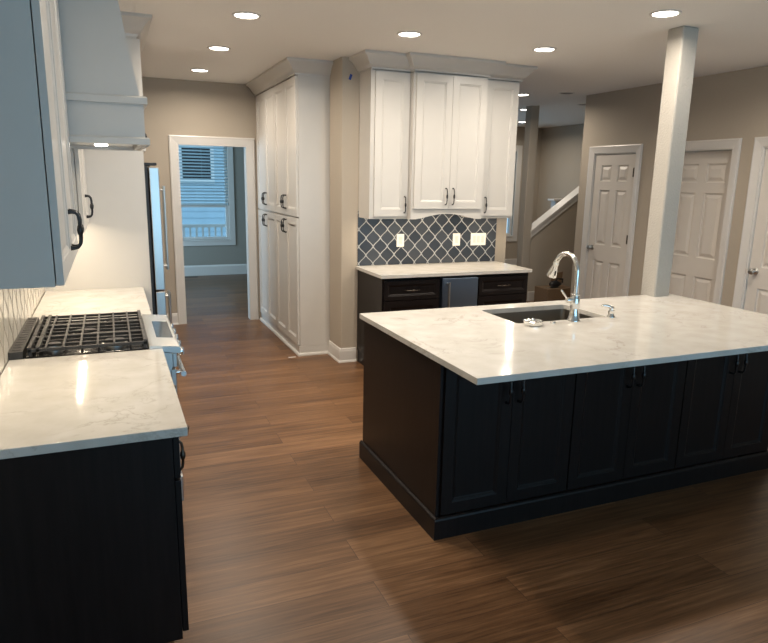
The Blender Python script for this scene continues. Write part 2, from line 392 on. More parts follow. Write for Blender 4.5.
# right-hand doors (local X runs towards the camera after the -90 degree turn)
def six_panel(n, y0, y1, recess, hinge_near, knob=True):
    w = y1-y0
    root = bpy.data.objects.new('door_%d' % n, None); COL.objects.link(root); root.location = (RX, y1, 0); root.rotation_euler = (0, 0, -PI/2); root['kind'] = 'structure'
    casing('door_casing', root, .0, w, 2.045, .082)
    B('door_jamb', 'trim_white', [(0, .012, .0, .13, 0, 2.045), (w-.012, w, 0, .13, 0, 2.045), (.012, w-.012, 0, .13, 2.033, 2.045)], root)
    bm = bmesh.new(); dw = w-.03; st, mu = .105, .10; pw = (dw-2*st-mu)/2
    cells = []
    for a in (st, st+pw+mu):
        for z0, z1 in ((.20, .79), (.98, 1.62), (1.72, 1.90)): cells.append((a, a+pw, z0, z1))
    panel_door(bm, dw, 2.02, .036, cells, steps=((.005, .014), (.018, .015), (.050, .001)))
    slab = obj('door_slab', bm, 'door_white', root, loc=(.015, recess, .008))
    kx = .065 if hinge_near else dw-.065
    bm = bmesh.new(); lathe(bm, [(.031, 0), (.031, -.006), (.012, -.012), (.011, -.035), (.024, -.045), (.029, -.058), (.024, -.070), (.008, -.075)], kx, 0, .94, 20, 'y')
    obj('door_knob', bm, 'brushed_steel', slab, smooth=True)
    hx = dw+.004 if hinge_near else -.004
    for z in (.22, 1.08, 1.82):
        bm = bmesh.new(); hx = dw-.004 if hinge_near else .004; lathe(bm, [(.008, -.05), (.008, .05)], hx, -.009, z, 10); box(bm, hx-.022, hx, -.004, 0, z-.048, z+.048)
        obj('hinge', bm, 'bronze', slab)
    return root
six_panel(1, *DOORS[0], True)
six_panel(2, *DOORS[1], True)
six_panel(3, *DOORS[2], True)

# study window
def window(n, x0, x1, z0, z1, y, mid, cas=.10):
    r = bpy.data.objects.new('window_%d' % n, None); COL.objects.link(r); r.location = (0, y, 0); r['kind'] = 'structure'
    B('window_casing', 'trim_white', [(x0-cas, x0, -.02, 0, z0-cas, z1+cas), (x1, x1+cas, -.02, 0, z0-cas, z1+cas), (x0, x1, -.02, 0, z0-cas, z0-.02), (x0, x1, -.02, 0, z1, z1+cas)], r, bevel=.004)
    B('window_sill', 'trim_white', [(x0-.02, x1+.02, -.03, .05, z0-.02, z0)], r)
    B('window_frame', 'trim_white', [(x0, x0+.045, .03, .12, z0, z1), (x1-.045, x1, .03, .12, z0, z1), (x0+.045, x1-.045, .03, .12, z0, z0+.045), (x0+.045, x1-.045, .03, .12, z1-.045, z1), (x0+.045, x1-.045, .04, .10, mid-.025, mid+.025)], r)
    B('glass_pane', 'window_glass', [(x0+.045, x1-.045, .07, .076, z0+.045, mid-.025)], r)
    B('glass_pane', 'window_glass', [(x0+.045, x1-.045, .09, .096, mid+.025, z1-.045)], r)
    return r
window(1, WX0, WX1, WZ0, WZ1, FY, 1.20)
window(2, 6.35, 7.62, .62, 2.3, 11.4, 1.45, .12)
r = bpy.data.objects.new('window_3', None); COL.objects.link(r); r['kind'] = 'structure'
for (a, b) in ((.1, 2.5), (3.4, 5.0)):
    B('window_frame', 'trim_white', [(a, a+.06, -2.85, -2.75, .25, 2.25), (b-.06, b, -2.85, -2.75, .25, 2.25), ((a+b)/2-.03, (a+b)/2+.03, -2.85, -2.75, .25, 2.25), (a+.06, b-.06, -2.85, -2.75, .25, .31), (a+.06, b-.06, -2.85, -2.75, 2.19, 2.25)], r)

# window blind: tilted slats down to the meeting rail
t = thing('window_blind', 'white horizontal slat blind lowered over the upper half of the far window', 'blind', (0, FY-.005, 0))
B('head_rail', 'blind_white', [(WX0+.005, WX1-.005, -.022, .025, 2.245, 2.295)], t)
bm = bmesh.new(); z = 2.225
while z > 1.27:
    x0, x1 = WX0+.012, WX1-.012; dy, dz = .021, .010
    a = [bm.verts.new(p) for p in ((x0, -dy, z+dz), (x1, -dy, z+dz), (x1, dy, z-dz), (x0, dy, z-dz))]
    b_ = [bm.verts.new((q.co.x, q.co.y, q.co.z-.003)) for q in a]
    bm.faces.new(a); bm.faces.new(b_[::-1])
    for k in range(4): bm.faces.new((a[k], b_[k], b_[(k+1) % 4], a[(k+1) % 4]))
    z -= .052
obj('slats', bm, 'blind_white', t)
B('bottom_rail', 'blind_white', [(WX0+.01, WX1-.01, -.022, .022, 1.225, 1.25)], t)
bm = bmesh.new()
for x in (WX0+.12, (WX0+WX1)/2, WX1-.12): tube(bm, [(x, -.024, 2.25), (x, -.024, 1.24)], .0012, 6)
obj('cords', bm, 'blind_white', t)

# outdoors beyond the study window
struct(B('ground_outside', 'snow', [(-8, 14, 11.9, 40, -1.0, -.9)]))
t = thing('deck_railing', 'white deck railing with square balusters outside the far window', 'railing', (0, 13.2, 0))
B('rail', 'trim_white', [(-1, 5, -.04, .04, .72, .78), (-1, 5, -.03, .03, .16, .20)], t)
bm = bmesh.new()
for k in range(50): box(bm, -1+k*.12, -1+k*.12+.035, -.018, .018, .20, .72)
tag(obj('balusters', bm, 'trim_white', t), kind='stuff')
B('post', 'trim_white', [(-1.05, -.95, -.05, .05, -.9, .85)], t); B('post', 'trim_white', [(4.95, 5.05, -.05, .05, -.9, .85)], t)
t = thing('neighbour_house', 'grey blue sided house seen between the blind slats', 'house', (0, 20, -.9))
bm = bmesh.new(); box(bm, -2.5, 8, 0, .2, 0, 4.6)
for k in range(23): box(bm, -2.5, 8, -.02, 0, k*.2, k*.2+.17)
obj('wall', bm, 'siding_blue', t)
B('window_glass', 'black_plastic', [(2.0, 2.8, -.03, 0.01, 2.5, 3.4)], t)
B('window_trim', 'trim_white', [(1.9, 2.0, -.06, 0, 2.5, 3.4), (2.8, 2.9, -.06, 0, 2.5, 3.4), (1.9, 2.9, -.06, 0, 3.4, 3.5), (1.9, 2.9, -.06, 0, 2.4, 2.5)], t)
bm = bmesh.new(); prism(bm, [(-.5, 4.6), (1.5, 6.2), (3.5, 4.6)], -3, 8.5, 'x'); obj('roof', bm, 'snow', t)

# ------------------------------------------------------------------ ceiling lights
def can(x, y, z, label, lit=True, group='lit recessed ceiling lights', power=None):
    t = thing('recessed_light', label, 'ceiling light', (x, y, z), group=group)
    bm = bmesh.new()
    lathe_ring = [(.076, 0), (.094, 0), (.092, -.006), (.080, -.008), (.074, -.003)]
    rings = []
    for r_, zz in lathe_ring: rings.append([bm.verts.new((r_*math.cos(2*PI*k/28), r_*math.sin(2*PI*k/28), zz)) for k in range(28)])
    for a, b in zip(rings, rings[1:]+rings[:1]):
        for k in range(28): bm.faces.new((a[k], a[(k+1) % 28], b[(k+1) % 28], b[k]))
    obj('trim_ring', bm, 'trim_white', t, smooth=True)
    bm = bmesh.new(); lathe(bm, [(.075, 0), (.073, -.004)], 0, 0, 0, 28)
    obj('lamp_lens', bm, 'lamp_glow' if lit else 'bronze', t)
    if lit:
        a = area('can_light', (x, y, z-.010), (0, 0, 0), .14, .14, power or CAN_W, CAN_C, math.radians(165), 'DISK')
can(.90, 4.54, CE, 'lit recessed ceiling light, largest of the three over the corridor')
can(.91, 5.75, CE, 'lit recessed ceiling light, middle of the three over the corridor')
can(.91, 6.99, CE, 'lit recessed ceiling light, smallest and farthest of the three over the corridor')
can(2.07, 4.55, CE, 'lit recessed ceiling light just in front of the blue-tiled bar cabinets, left one')
can(3.24, 4.55, CE, 'lit recessed ceiling light just right of the white bar wall cabinets')
can(3.22, 3.30, CE, 'lit recessed ceiling light beside the top of the square island post', power=10)
can(2.07, 3.30, CE, 'lit recessed ceiling light above the island, outside the top of the view')
can(.90, 3.30, CE, 'lit recessed ceiling light above the aisle, outside the top of the view')
can(.90, 2.0, CE, 'lit recessed ceiling light over the near aisle, out of view', power=8)
can(4.45, 3.35, CE, 'added ceiling light brightening the right wall and white doors, unseen right of the view', power=15)  # added out of view to lift the right wall and doors
can(4.653, 6.92, CE, 'lit recessed ceiling light past the bar cabinets, highest of the three small ones')
can(5.92, 8.69, CE+.052, 'lit recessed ceiling light past the bar cabinets, middle of the three small ones', power=14)
can(7.07, 10.45, CE+.052, 'lit recessed ceiling light past the bar cabinets, lowest of the three small ones', power=14)
can(5.01, 6.54, CE, 'unlit recessed ceiling light above the far right door', False, 'unlit recessed ceiling lights')
can(6.2, 7.70, CE+.052, 'unlit recessed ceiling light at the top of the stair well, beside the wall corner', False, 'unlit recessed ceiling lights')

# ------------------------------------------------------------------ generic cabinet builders (local: width X, front faces -Y at y=0, depth +Y)
def base_units(t, w, d, zt, toe, mat, fronts, handle='handle_black', hollow=False, label=None):
    """fronts: list of (kind,x0,x1,z0,z1,handle spec)"""
    if hollow:
        B('cabinet_body', mat, [(0, .018, .02, d, toe, zt), (w-.018, w, .02, d, toe, zt), (.018, w-.018, .02, d, toe, toe+.018), (.018, w-.018, d-.012, d, toe+.018, zt)], t)
    else: B('cabinet_body', mat, [(0, w, .021, d, toe, zt)], t)
    for kd, x0, x1, z0, z1, hs in fronts:
        st = .06 if kd == 'door' else .045
        p = shaker(kd, x1-x0, z1-z0, mat, t, x0, z0, 0, .02, min(st, (z1-z0)*.28))
        if hs: hx, hz, L, vert = hs; pull(p, hx-x0, hz-z0, L, vert, handle)

# ---- island
D = 'espresso_wood'
IY = 2.52
T0 = .112
for k, (x0, x1, lab) in enumerate(((1.372, 2.118, 'black two-door island cabinet at the left corner facing the camera'), (2.12, 2.872, 'black two-door island cabinet in the middle of the front row'), (2.874, 3.626, 'black two-door island cabinet at the right end of the front row'))):
    t = thing('island_cabinet', lab, 'cabinet', (x0, IY, 0), group='island front cabinets')
    w = x1-x0; m = w/2
    B('cabinet_body', D, [(0, w, .021, .37, T0, .883)], t)
    for a, b, hx in ((.003, m-.0015, m-.035), (m+.0015, w-.003, m+.035)):
        p = shaker('door', b-a, .755, D, t, a, T0+.008)
        pull(p, hx-a, .72-T0-.008, .13, True, 'handle_black', .035, .0055)
for x0, x1, lab, hol in ((1.379, 1.95, 'dark cabinet on the sink side of the island, left end', False), (1.952, 2.86, 'dark sink cabinet on the far side of the island', True), (2.862, 3.535, 'dark cabinet on the sink side of the island, next to the post', False)):
    t = thing('island_cabinet', lab, 'cabinet', (x1, 3.525, 0), PI, 'island sink side cabinets')
    w = x1-x0; m = w/2
    base_units(t, w, .63, .883, T0, D, [('door', .003, m-.0015, T0+.008, .875, (m-.035, .75, .13, True)), ('door', m+.0015, w-.003, T0+.008, .875, (m+.035, .75, .13, True))], hollow=hol)
tag(B('island_end_panel', D, [(1.354, 1.371, 2.535, 3.525, 0, .883)], bevel=.001), 'plain black panel covering the left end of the island', 'panel')
tag(B('island_end_panel', D, [(3.627, 3.645, 2.53, 3.46, 0, .883)], bevel=.001), 'plain black panel covering the right end of the island', 'panel')
bm = bmesh.new()
sweep(bm, [(3.645, 3.46), (3.645, 2.525), (1.354, 2.525), (1.354, 3.54)], [(0, 0), (.016, 0), (.016, .098), (.012, .106), (.004, .1115), (0, .1115)], 1)
tag(obj('island_base_moulding', bm, D), 'black base moulding wrapped around the bottom of the island', 'moulding')
# worktop with sink cut-out and notch for the post
IX0, IX1, IY0, IY1 = 1.337, 3.775, 2.187, 3.561
SX0, SX1, SY0, SY1 = 2.095, 2.735, 3.022, 3.432
def slab_with_hole(outer, hole, z0, z1):
    bm = bmesh.new()
    loops = []
    for z in (z0, z1):
        o = [bm.verts.new((x, y, z)) for x, y in outer]; h = [bm.verts.new((x, y, z)) for x, y in hole] if hole else []
        eo = [bm.edges.new((o[i], o[(i+1) % len(o)])) for i in range(len(o))]
        eh = [bm.edges.new((h[i], h[(i+1) % len(h)])) for i in range(len(h))] if h else []
        bmesh.ops.triangle_fill(bm, use_beauty=True, edges=eo+eh)
        loops.append((o, h))
    (o0, h0), (o1, h1) = loops
    for a, b in ((o0, o1), (h0, h1)):
        for i in range(len(a)): bm.faces.new((a[i], a[(i+1) % len(a)], b[(i+1) % len(a)], b[i]))
    return bm
def rrect(x0, x1, y0, y1, r, n=5):
    pts = []
    for cx, cy, a0 in ((x1-r, y1-r, 0), (x0+r, y1-r, PI/2), (x0+r, y0+r, PI), (x1-r, y0+r, 1.5*PI)):
        for k in range(n+1): a = a0+k*PI/2/n; pts.append((cx+r*math.cos(a), cy+r*math.sin(a)))
    return pts
g = .001
bm = slab_with_hole([(IX0, IY0), (IX1, IY0), (IX1, IY1), (3.70+g, IY1), (3.70+g, 3.475-g), (3.558-g, 3.475-g), (3.558-g, IY1), (IX0, IY1)], rrect(SX0, SX1, SY0, SY1, .025), .884, .914)
tag(obj('island_countertop', bm, 'quartz', bevel=.002), 'large white veined quartz worktop covering the island', 'countertop')
# sink
t = thing('kitchen_sink', 'rectangular stainless undermount sink set into the island worktop', 'sink', (0, 0, 0))
bm = bmesh.new()
ins = rrect(SX0-.004, SX1+.004, SY0-.004, SY1+.004, .028); bot = rrect(SX0+.006, SX1-.006, SY0+.006, SY1-.006, .03); out = rrect(SX0-.02, SX1+.02, SY0-.02, SY1+.02, .03)
lv = [[bm.verts.new((x, y, z)) for x, y in pts] for pts, z in ((out, .882), (ins, .882), (bot, .69))]
lo = [bm.verts.new((x, y, .684)) for x, y in rrect(SX0, SX1, SY0, SY1, .03)]; lo2 = [bm.verts.new((x, y, .880)) for x, y in out]
seq = [lo, lo2]
for a, b in ((lv[0], lv[1]), (lv[1], lv[2]), (lo2, lv[0]), (lo, lo2)):
    for i in range(len(a)): bm.faces.new((a[i], a[(i+1) % len(a)], b[(i+1) % len(a)], b[i]))
bm.faces.new(lv[2]); bm.faces.new(lo[::-1])
obj('basin', bm, 'sink_steel', t, smooth=True)
bm = bmesh.new(); lathe(bm, [(.045, 0), (.045, .003), (.035, .003), (.02, -.0)], 2.415, 3.26, .691, 20); obj('drain', bm, 'chrome', t, smooth=True)

# faucet: gooseneck leaning away from the camera over the sink
FX, FYY = 2.458, 2.988
t = thing('kitchen_faucet', 'tall chrome gooseneck faucet standing at the island sink', 'faucet', (FX, FYY, .914))
bm = bmesh.new(); lathe(bm, [(.037, 0), (.037, .006), (.034, .010), (.029, .035), (.022, .068), (.022, .072), (.026, .076), (.0275, .10), (.0275, .125), (.025, .135), (.022, .150), (.025, .153), (.025, .158), (.016, .161)], 0, 0, 0, 24)
obj('faucet_body', bm, 'chrome', t, smooth=True)
dirv = Vector((-.02, 1, 0)).normalized()
R_ = .100; zc = .281
pts = [Vector((0, 0, .158)), Vector((0, 0, .22)), Vector((0, 0, zc))]
for k in range(1, 15):
    a = PI*k/14*1.0*.90
    pts.append(dirv*(R_-R_*math.cos(a)) + Vector((0, 0, zc+R_*math.sin(a))))
bm = bmesh.new(); tube(bm, pts, .0148, 16); obj('spout', bm, 'chrome', t, smooth=True)
e = pts[-1]; dd = (pts[-1]-pts[-2]).normalized()
bm = bmesh.new(); tube(bm, [e-dd*.004, e+dd*.004, e+dd*.006, e+dd*.018, e+dd*.03, e+dd*.075, e+dd*.088, e+dd*.090], [.018, .018, .0158, .0165, .0195, .029, .0305, .027], 20)
hd = obj('spray_head', bm, 'chrome', t, smooth=True)
sidev = Vector((dd.y, -dd.x, 0)).normalized(); nrm = dirv*-1
bm = bmesh.new(); c0 = e+dd*.04; u_ = Vector((0, -1, 0)); u_ = (u_-dd*u_.dot(dd)).normalized(); s_ = dd.cross(u_)
tube(bm, [c0+u_*.0195, c0+dd*.03+u_*.0245], [.0055, .0065], 8); obj('spray_button', bm, 'black_plastic', hd)
bm = bmesh.new(); tube(bm, [(-.018, 0, .125), (-.052, 0, .125), (-.064, 0, .125)], [.016, .0155, .012], 16)
tube(bm, [(-.056, 0, .128), (-.070, -.003, .145), (-.104, -.006, .182), (-.109, -.006, .187)], [.008, .0065, .007, .005], 12)
obj('lever', bm, 'chrome', t, smooth=True)
# soap dispenser
t = thing('soap_dispenser', 'small chrome soap pump right of the island faucet', 'soap dispenser', (2.745, 3.0, .914))
bm = bmesh.new(); lathe(bm, [(.024, 0), (.024, .004), (.019, .012), (.016, .022), (.020, .030), (.020, .040), (.012, .046), (.012, .056), (.016, .060), (.012, .066)], n=20); obj('pump_body', bm, 'chrome', t, smooth=True)
bm = bmesh.new(); tube(bm, [(0, 0, .058), (-.02, .01, .068), (-.045, .022, .070), (-.056, .028, .062)], [.010, .010, .009, .007], 10); obj('nozzle', bm, 'chrome', t, smooth=True)
# basket strainer and air switch
t = thing('sink_strainer', 'round chrome sink strainer lying on the worktop at the front edge of the sink', 'strainer', (2.158, 2.966, .914))
bm = bmesh.new(); lathe(bm, [(.048, 0), (.053, .003), (.055, .018), (.057, .024), (.050, .026), (.042, .021)], n=28); obj('basket', bm, 'chrome', t, smooth=True)
bm = bmesh.new()
for k in range(10): a = 2*PI*k/10; tube(bm, [(.006*math.cos(a), .006*math.sin(a), .028), (.046*math.cos(a), .046*math.sin(a), .024)], .0032, 6)
lathe(bm, [(.007, .018), (.007, .031), (.010, .034), (.007, .038)], n=14); obj('strainer_spokes', bm, 'chrome', t, smooth=True)
bm = bmesh.new(); lathe(bm, [(.017, 0), (.017, .003), (.013, .005), (.011, .0045)], 2.305, 2.978, .914, 20)
tag(obj('air_switch', bm, 'brushed_steel', smooth=True), 'small flat steel disposal button on the worktop left of the faucet', 'button')

# ---- left run base cabinets (face +X)
LX = .158
def left(name, lab, cat, y, grp=None): return thing(name, lab, cat, (LX, y, 0), PI/2, grp)
for y0, w, lab in ((2.076, .502, 'black base cabinet with a drawer and door, nearest the camera on the left'), (2.58, .502, 'black base cabinet with a drawer and door, between the nearest one and the range')):
    t = left('base_cabinet', lab, 'cabinet', y0, 'left wall base cabinets')
    B('cabinet_body', D, [(0, w, .021, .61, .14, .883)], t)
    B('toe_kick', D, [(0, w, .09, .61, 0, .139)], t)
    p = shaker('drawer', w-.006, .15, D, t, .003, .725, 0, .02, .04); pull(p, w/2, .075, .13, False, 'bronze', .046, .0055)
    p = shaker('door', w-.006, .565, D, t, .003, .15); pull(p, w-.05, .46, .13, True, 'bronze', .046, .0055)
t = tag(B('end_panel', D, [(XW+.002, .135, 2.055, 2.075, .14, .883), (XW+.002, .068, 2.055, 2.075, 0, .139)]), 'plain black end panel of the left counter, facing the camera', 'panel')
for y0, w, lab in ((3.853, .505, 'black base cabinet just beyond the range'), (4.36, .505, 'black base cabinet beside the refrigerator panel')):
    t = left('base_cabinet', lab, 'cabinet', y0, 'left wall base cabinets')
    B('cabinet_body', D, [(0, w, .021, .61, .14, .883)], t)
    B('toe_kick', D, [(0, w, .09, .61, 0, .139)], t)
    p = shaker('drawer', w-.006, .15, D, t, .003, .725, 0, .02, .04); pull(p, w/2, .075, .13, False, 'bronze', .046, .0055)
    p = shaker('door', w-.006, .565, D, t, .003, .15); pull(p, w-.05, .46, .13, True, 'bronze', .046, .0055)
tag(B('countertop', 'quartz', [(XW+.012, .183, 2.04, 3.083, .884, .914)], bevel=.002), 'white quartz worktop on the left, in front of the range', 'countertop')
tag(B('countertop', 'quartz', [(XW+.012, .183, 3.849, 4.906, .884, .914)], bevel=.002), 'white quartz worktop between the range and the white refrigerator panel', 'countertop')
tag(B('tile_backsplash', 'tile_white', [(XW+.001, XW+.01, 2.06, 4.906, .915, 1.370), (XW+.001, XW+.01, 3.066, 3.862, 1.372, 1.82)]), 'pale patterned tile backsplash behind the range', 'backsplash')

# ---- range
t = thing('gas_range', 'stainless slide-in gas range with black grates', 'range', (0, 3.087, 0))
RW = .758
bm = bmesh.new(); prism(bm, [(XW+.012, .05), (.17, .05), (.17, .12), (.215, .12), (.215, .80), (.225, .82), (.225, .885), (.12, .905), (XW+.012, .905)], 0, RW, 'y'); obj('range_body', bm, 'brushed_steel', t)
bm = bmesh.new(); prism(bm, [(.125, .906), (.226, .886), (.262, .882), (.266, .905), (.258, .917), (.14, .928), (.125, .928)], .0, RW, 'y'); pn = obj('control_panel', bm, 'brushed_steel', t, bevel=.002)
bm = bmesh.new(); prism(bm, [(.168, .9245), (.246, .9185), (.246, .9195), (.168, .9260)], .18, .56, 'y'); obj('touch_display', bm, 'display_glass', pn)
B('cooktop', 'black_enamel', [(XW+.07, .122, .012, RW-.012, .906, .916)], t, bevel=.003)
bm = bmesh.new(); box(bm, XW+.012, XW+.066, .0, RW, .906, .945)
for k in range(14): box(bm, XW+.022, XW+.056, .03+k*.051, .03+k*.051+.03, .9451, .947)
rv = obj('rear_vent', bm, 'black_iron', t, bevel=.002)
for k in range(5):
    yy = .10+k*.139
    bm = bmesh.new(); lathe(bm, [(.024, 0), (.024, .008), (.020, .011), (.019, .032), (.016, .035)], .2465, yy, .868, 20, 'x'); box(bm, .2815, .286, yy-.003, yy+.003, .85, .886)
    obj('control_knob', bm, 'chrome', t, smooth=True)
B('front_panel', 'brushed_steel', [(.226, .246, .004, RW-.004, .815, .884)], t, bevel=.003)
od = B('oven_door', 'brushed_steel', [(.216, .240, .006, RW-.006, .27, .805)], t, bevel=.004)
B('oven_window', 'black_enamel', [(.2395, .242, .12, RW-.12, .38, .66)], od)
bm = bmesh.new(); tube(bm, [(.274, .02, .775), (.274, RW-.02, .775)], .013, 16); tube(bm, [(.240, .06, .775), (.274, .06, .775)], .010, 10); tube(bm, [(.240, RW-.06, .775), (.274, RW-.06, .775)], .010, 10)
obj('oven_handle', bm, 'chrome', od, smooth=True)
dw_ = B('warming_drawer', 'brushed_steel', [(.216, .246, .006, RW-.006, .125, .26)], t, bevel=.004)
for bx_, by_, br_ in ((-.28, .14, .035), (-.02, .14, .045), (-.15, .379, .05), (-.28, .61, .04), (-.02, .61, .045)):
    bm = bmesh.new(); lathe(bm, [(br_+.012, 0), (br_+.012, .008), (br_, .010), (br_, .018)], bx_, by_, .9165, 24); bu = obj('burner', bm, 'brushed_steel', t, smooth=True)
    bm = bmesh.new(); lathe(bm, [(br_-.004, .0185), (br_-.004, .025), (br_-.010, .027)], bx_, by_, .9165, 24); obj('burner_cap', bm, 'black_iron', bu, smooth=True)
GX0, GX1 = -.372, .118
for k in range(3):
    y0 = .014+k*.2445; y1 = y0+.240; r_ = .0055
    bm = bmesh.new()
    zt = .950
    for yy in (y0+.006, y1-.006): box(bm, GX0, GX1, yy-.006, yy+.006, zt-.014, zt)
    for xx in (GX0+.007, GX0+.04, GX1-.007): box(bm, xx-.008, xx+.008, y0, y1, zt-.016, zt+.008)
    for yy in (y0+.085, y1-.085): box(bm, GX0, GX1, yy-.004, yy+.004, zt-.012, zt-.001)
    for j in range(1, 7):
        xx = GX0+(GX1-GX0)*j/7; box(bm, xx-.0045, xx+.0045, y0-.004, y1+.004, zt-.012, zt+.003)
    for xx in (GX0+.01, GX1-.01):
        for yy in (y0+.01, y1-.01): box(bm, xx-.007, xx+.007, yy-.007, yy+.007, .9165, zt)
    obj('grate', bm, 'black_iron', t, bevel=.0015)

# ---- wall cabinets, left (face +X), white
WL = 'white_lacquer'
UX = -.135
CROWN = [(0, 0), (.008, 0), (.010, .014), (.022, .020), (.040, .045), (.070, .085), (.092, .098), (.100, .104), (.100, .125), (0, .125)]
def crown(path, side, z, label, prof=CROWN, name='crown_moulding', parent=None):
    bm = bmesh.new(); sweep(bm, path, [(a, z+b) for a, b in prof], side); o = obj(name, bm, WL, parent, smooth=True)
    return o
def led(parent, x0, x1, y, z, power, flip=0):
    """under-cabinet LED bar: x along width; local coordinates"""
    B('led_strip', 'strip_glow', [(x0, x1, y-.008, y+.008, z-.006, z)], parent)
    l = bpy.data.lights.new('led_light', 'AREA'); l.shape = 'RECTANGLE'; l.size = x1-x0; l.size_y = .008; l.energy = power; l.color = STRIP_C; l.spread = math.radians(175)
    o = bpy.data.objects.new('led_light', l); COL.objects.link(o); o.parent = parent; o.location = ((x0+x1)/2, y, z-.008)
UZ0, UZ1 = 1.382, 2.60
for y0, w, lab, dz in ((2.045, .998, 'white two-door wall cabinet nearest the camera, cut off at the left edge', 0), (3.882, 1.02, 'white two-door wall cabinet between the range hood and the tall panel', 0)):
    t = thing('upper_cabinet', lab, 'cabinet', (UX, y0, 0), PI/2, 'left wall cabinets')
    dep = UX-XW-.002
    B('cabinet_body', WL, [(0, w, .023, dep, UZ0+.022, UZ1), (0, w, .023, .041, UZ0, UZ0+.022), (0, .018, .041, dep, UZ0, UZ0+.022), (w-.018, w, .041, dep, UZ0, UZ0+.022)], t)
    m = w/2
    for a, b, hx in ((.002, m-.0015, m-.03), (m+.0015, w-.002, m+.03)):
        p = shaker('door', b-a, UZ1-UZ0-.01, WL, t, a, UZ0+.003); pull(p, hx-a, 1.507-UZ0-.003, .125, True, 'handle_black', .034, .006, fat=1.5)
    led(t, .06, w-.06, .10, UZ0+.021, 1.7 if y0 < 3 else 3.6)
    crown([(w, 0), (0, 0), (0, dep-.003)] if y0 < 3 else [(w, 0), (0, 0)], 1, UZ1, '', parent=t)

# range hood
t = thing('range_hood', 'white tapered wooden range hood above the gas range', 'range hood', (0, 3.066, 0))
HW = .794
prof = [(XW+.001, 2.024), (.148, 2.024), (.141, 2.06), (.128, 2.13), (.110, 2.235), (.086, 2.39), (.066, 2.50), (.046, 2.62), (.034, 2.724), (XW+.001, 2.724)]
bm = bmesh.new(); prism(bm, prof, 0, HW, 'y'); obj('hood_chimney', bm, WL, t, smooth=True)
bm = bmesh.new()   # band box, open below
hx1 = .160
for a in ((XW+.001, hx1, 0, .02, 1.83, 2.0), (XW+.001, hx1, HW-.02, HW, 1.83, 2.0), (hx1-.02, hx1, .02, HW-.02, 1.83, 2.0), (XW+.001, hx1-.02, .02, HW-.02, 1.865, 1.885)): box(bm, *a)
obj('hood_band', bm, WL, t)
for z0, z1, o_ in ((1.992, 2.024, .016), (1.826, 1.856, .018)):
    bm = bmesh.new(); sweep(bm, [(XW+.001, 0), (hx1, 0), (hx1, HW), (XW+.001, HW)], [(0, z0), (o_, z0), (o_, z1-.006), (o_-.006, z1), (0, z1)], -1); obj('hood_moulding', bm, WL, t)
B('hood_liner', 'brushed_steel', [(XW+.03, hx1-.03, .03, HW-.03, 1.845, 1.864)], t)
for yy in (.19, .60):
    bm = bmesh.new(); lathe(bm, [(.032, 0), (.030, -.006), (.022, -.008)], -.02, yy, 1.845, 20); obj('hood_lamp', bm, 'lamp_glow', t, smooth=True)
    area('hood_light', (-.02, 3.066+yy, 1.832), (0, 0, 0), .05, .05, .7, STRIP_C, math.radians(140), 'DISK')

# refrigerator surround
t = thing('refrigerator_surround', 'tall white side panel and cabinet enclosing the refrigerator', 'cabinet', (0, 0, 0))
B('side_panel', WL, [(XW+.001, .238, 4.908, 4.948, 0, UZ1)], t)
B('side_panel', WL, [(XW+.001, .238, 5.92, 5.96, 0, UZ1)], t)
B('cabinet_body', WL, [(XW+.001, .238, 4.949, 5.919, 1.86, UZ1)], t)
dr = thing('q', None, None); bpy.data.objects.remove(dr)
for a in (4.952, 5.437):
    bm = bmesh.new(); panel_door(bm, .479, UZ1-1.87, .02, [(.06, .419, .06, UZ1-1.87-.06)], steps=SHAKER)
    p = obj('door', bm, WL, t, loc=(.259, a, 1.865)); p.rotation_euler = (0, 0, PI/2)
    pull(p, .45 if a < 5.2 else .03, .09, .11, True)
crown([(-.03, 4.908), (.238, 4.908), (.238, 5.96), (XW+.001, 5.96)], -1, UZ1, '', parent=t)

# refrigerator
t = thing('refrigerator', 'stainless steel four-door refrigerator behind the white panel', 'refrigerator', (0, 4.965, 0))
FW = .915
B('cabinet_body', 'black_plastic', [(XW+.02, .262, 0, FW, .02, 1.765)], t, bevel=.004)
for y0 in (0, FW/2+.0015):
    y1 = y0+FW/2-.003
    hy = y1-.04 if y0 == 0 else y0+.04
    for z0, z1, ha, hb, lab in ((.875, 1.755, .97, 1.62, 'refrigerator_door'), (.06, .865, .40, .79, 'freezer_door')):
        d_ = B(lab, 'brushed_steel', [(.270, .338, y0, y1, z0, z1)], t, bevel=.006)
        bm = bmesh.new(); tube(bm, [(.395, hy, ha), (.395, hy, hb)], .011, 14)
        for z in (ha+.03, hb-.03): tube(bm, [(.338, hy, z), (.395, hy, z)], .008, 10)
        obj('door_handle', bm, 'brushed_steel', d_, smooth=True)
B('hinge_cover', 'black_plastic', [(.20, .325, .01, .09, 1.766, 1.785)], t, bevel=.003)
B('hinge_cover', 'black_plastic', [(.20, .325, FW-.09, FW-.01, 1.766, 1.785)], t, bevel=.003)

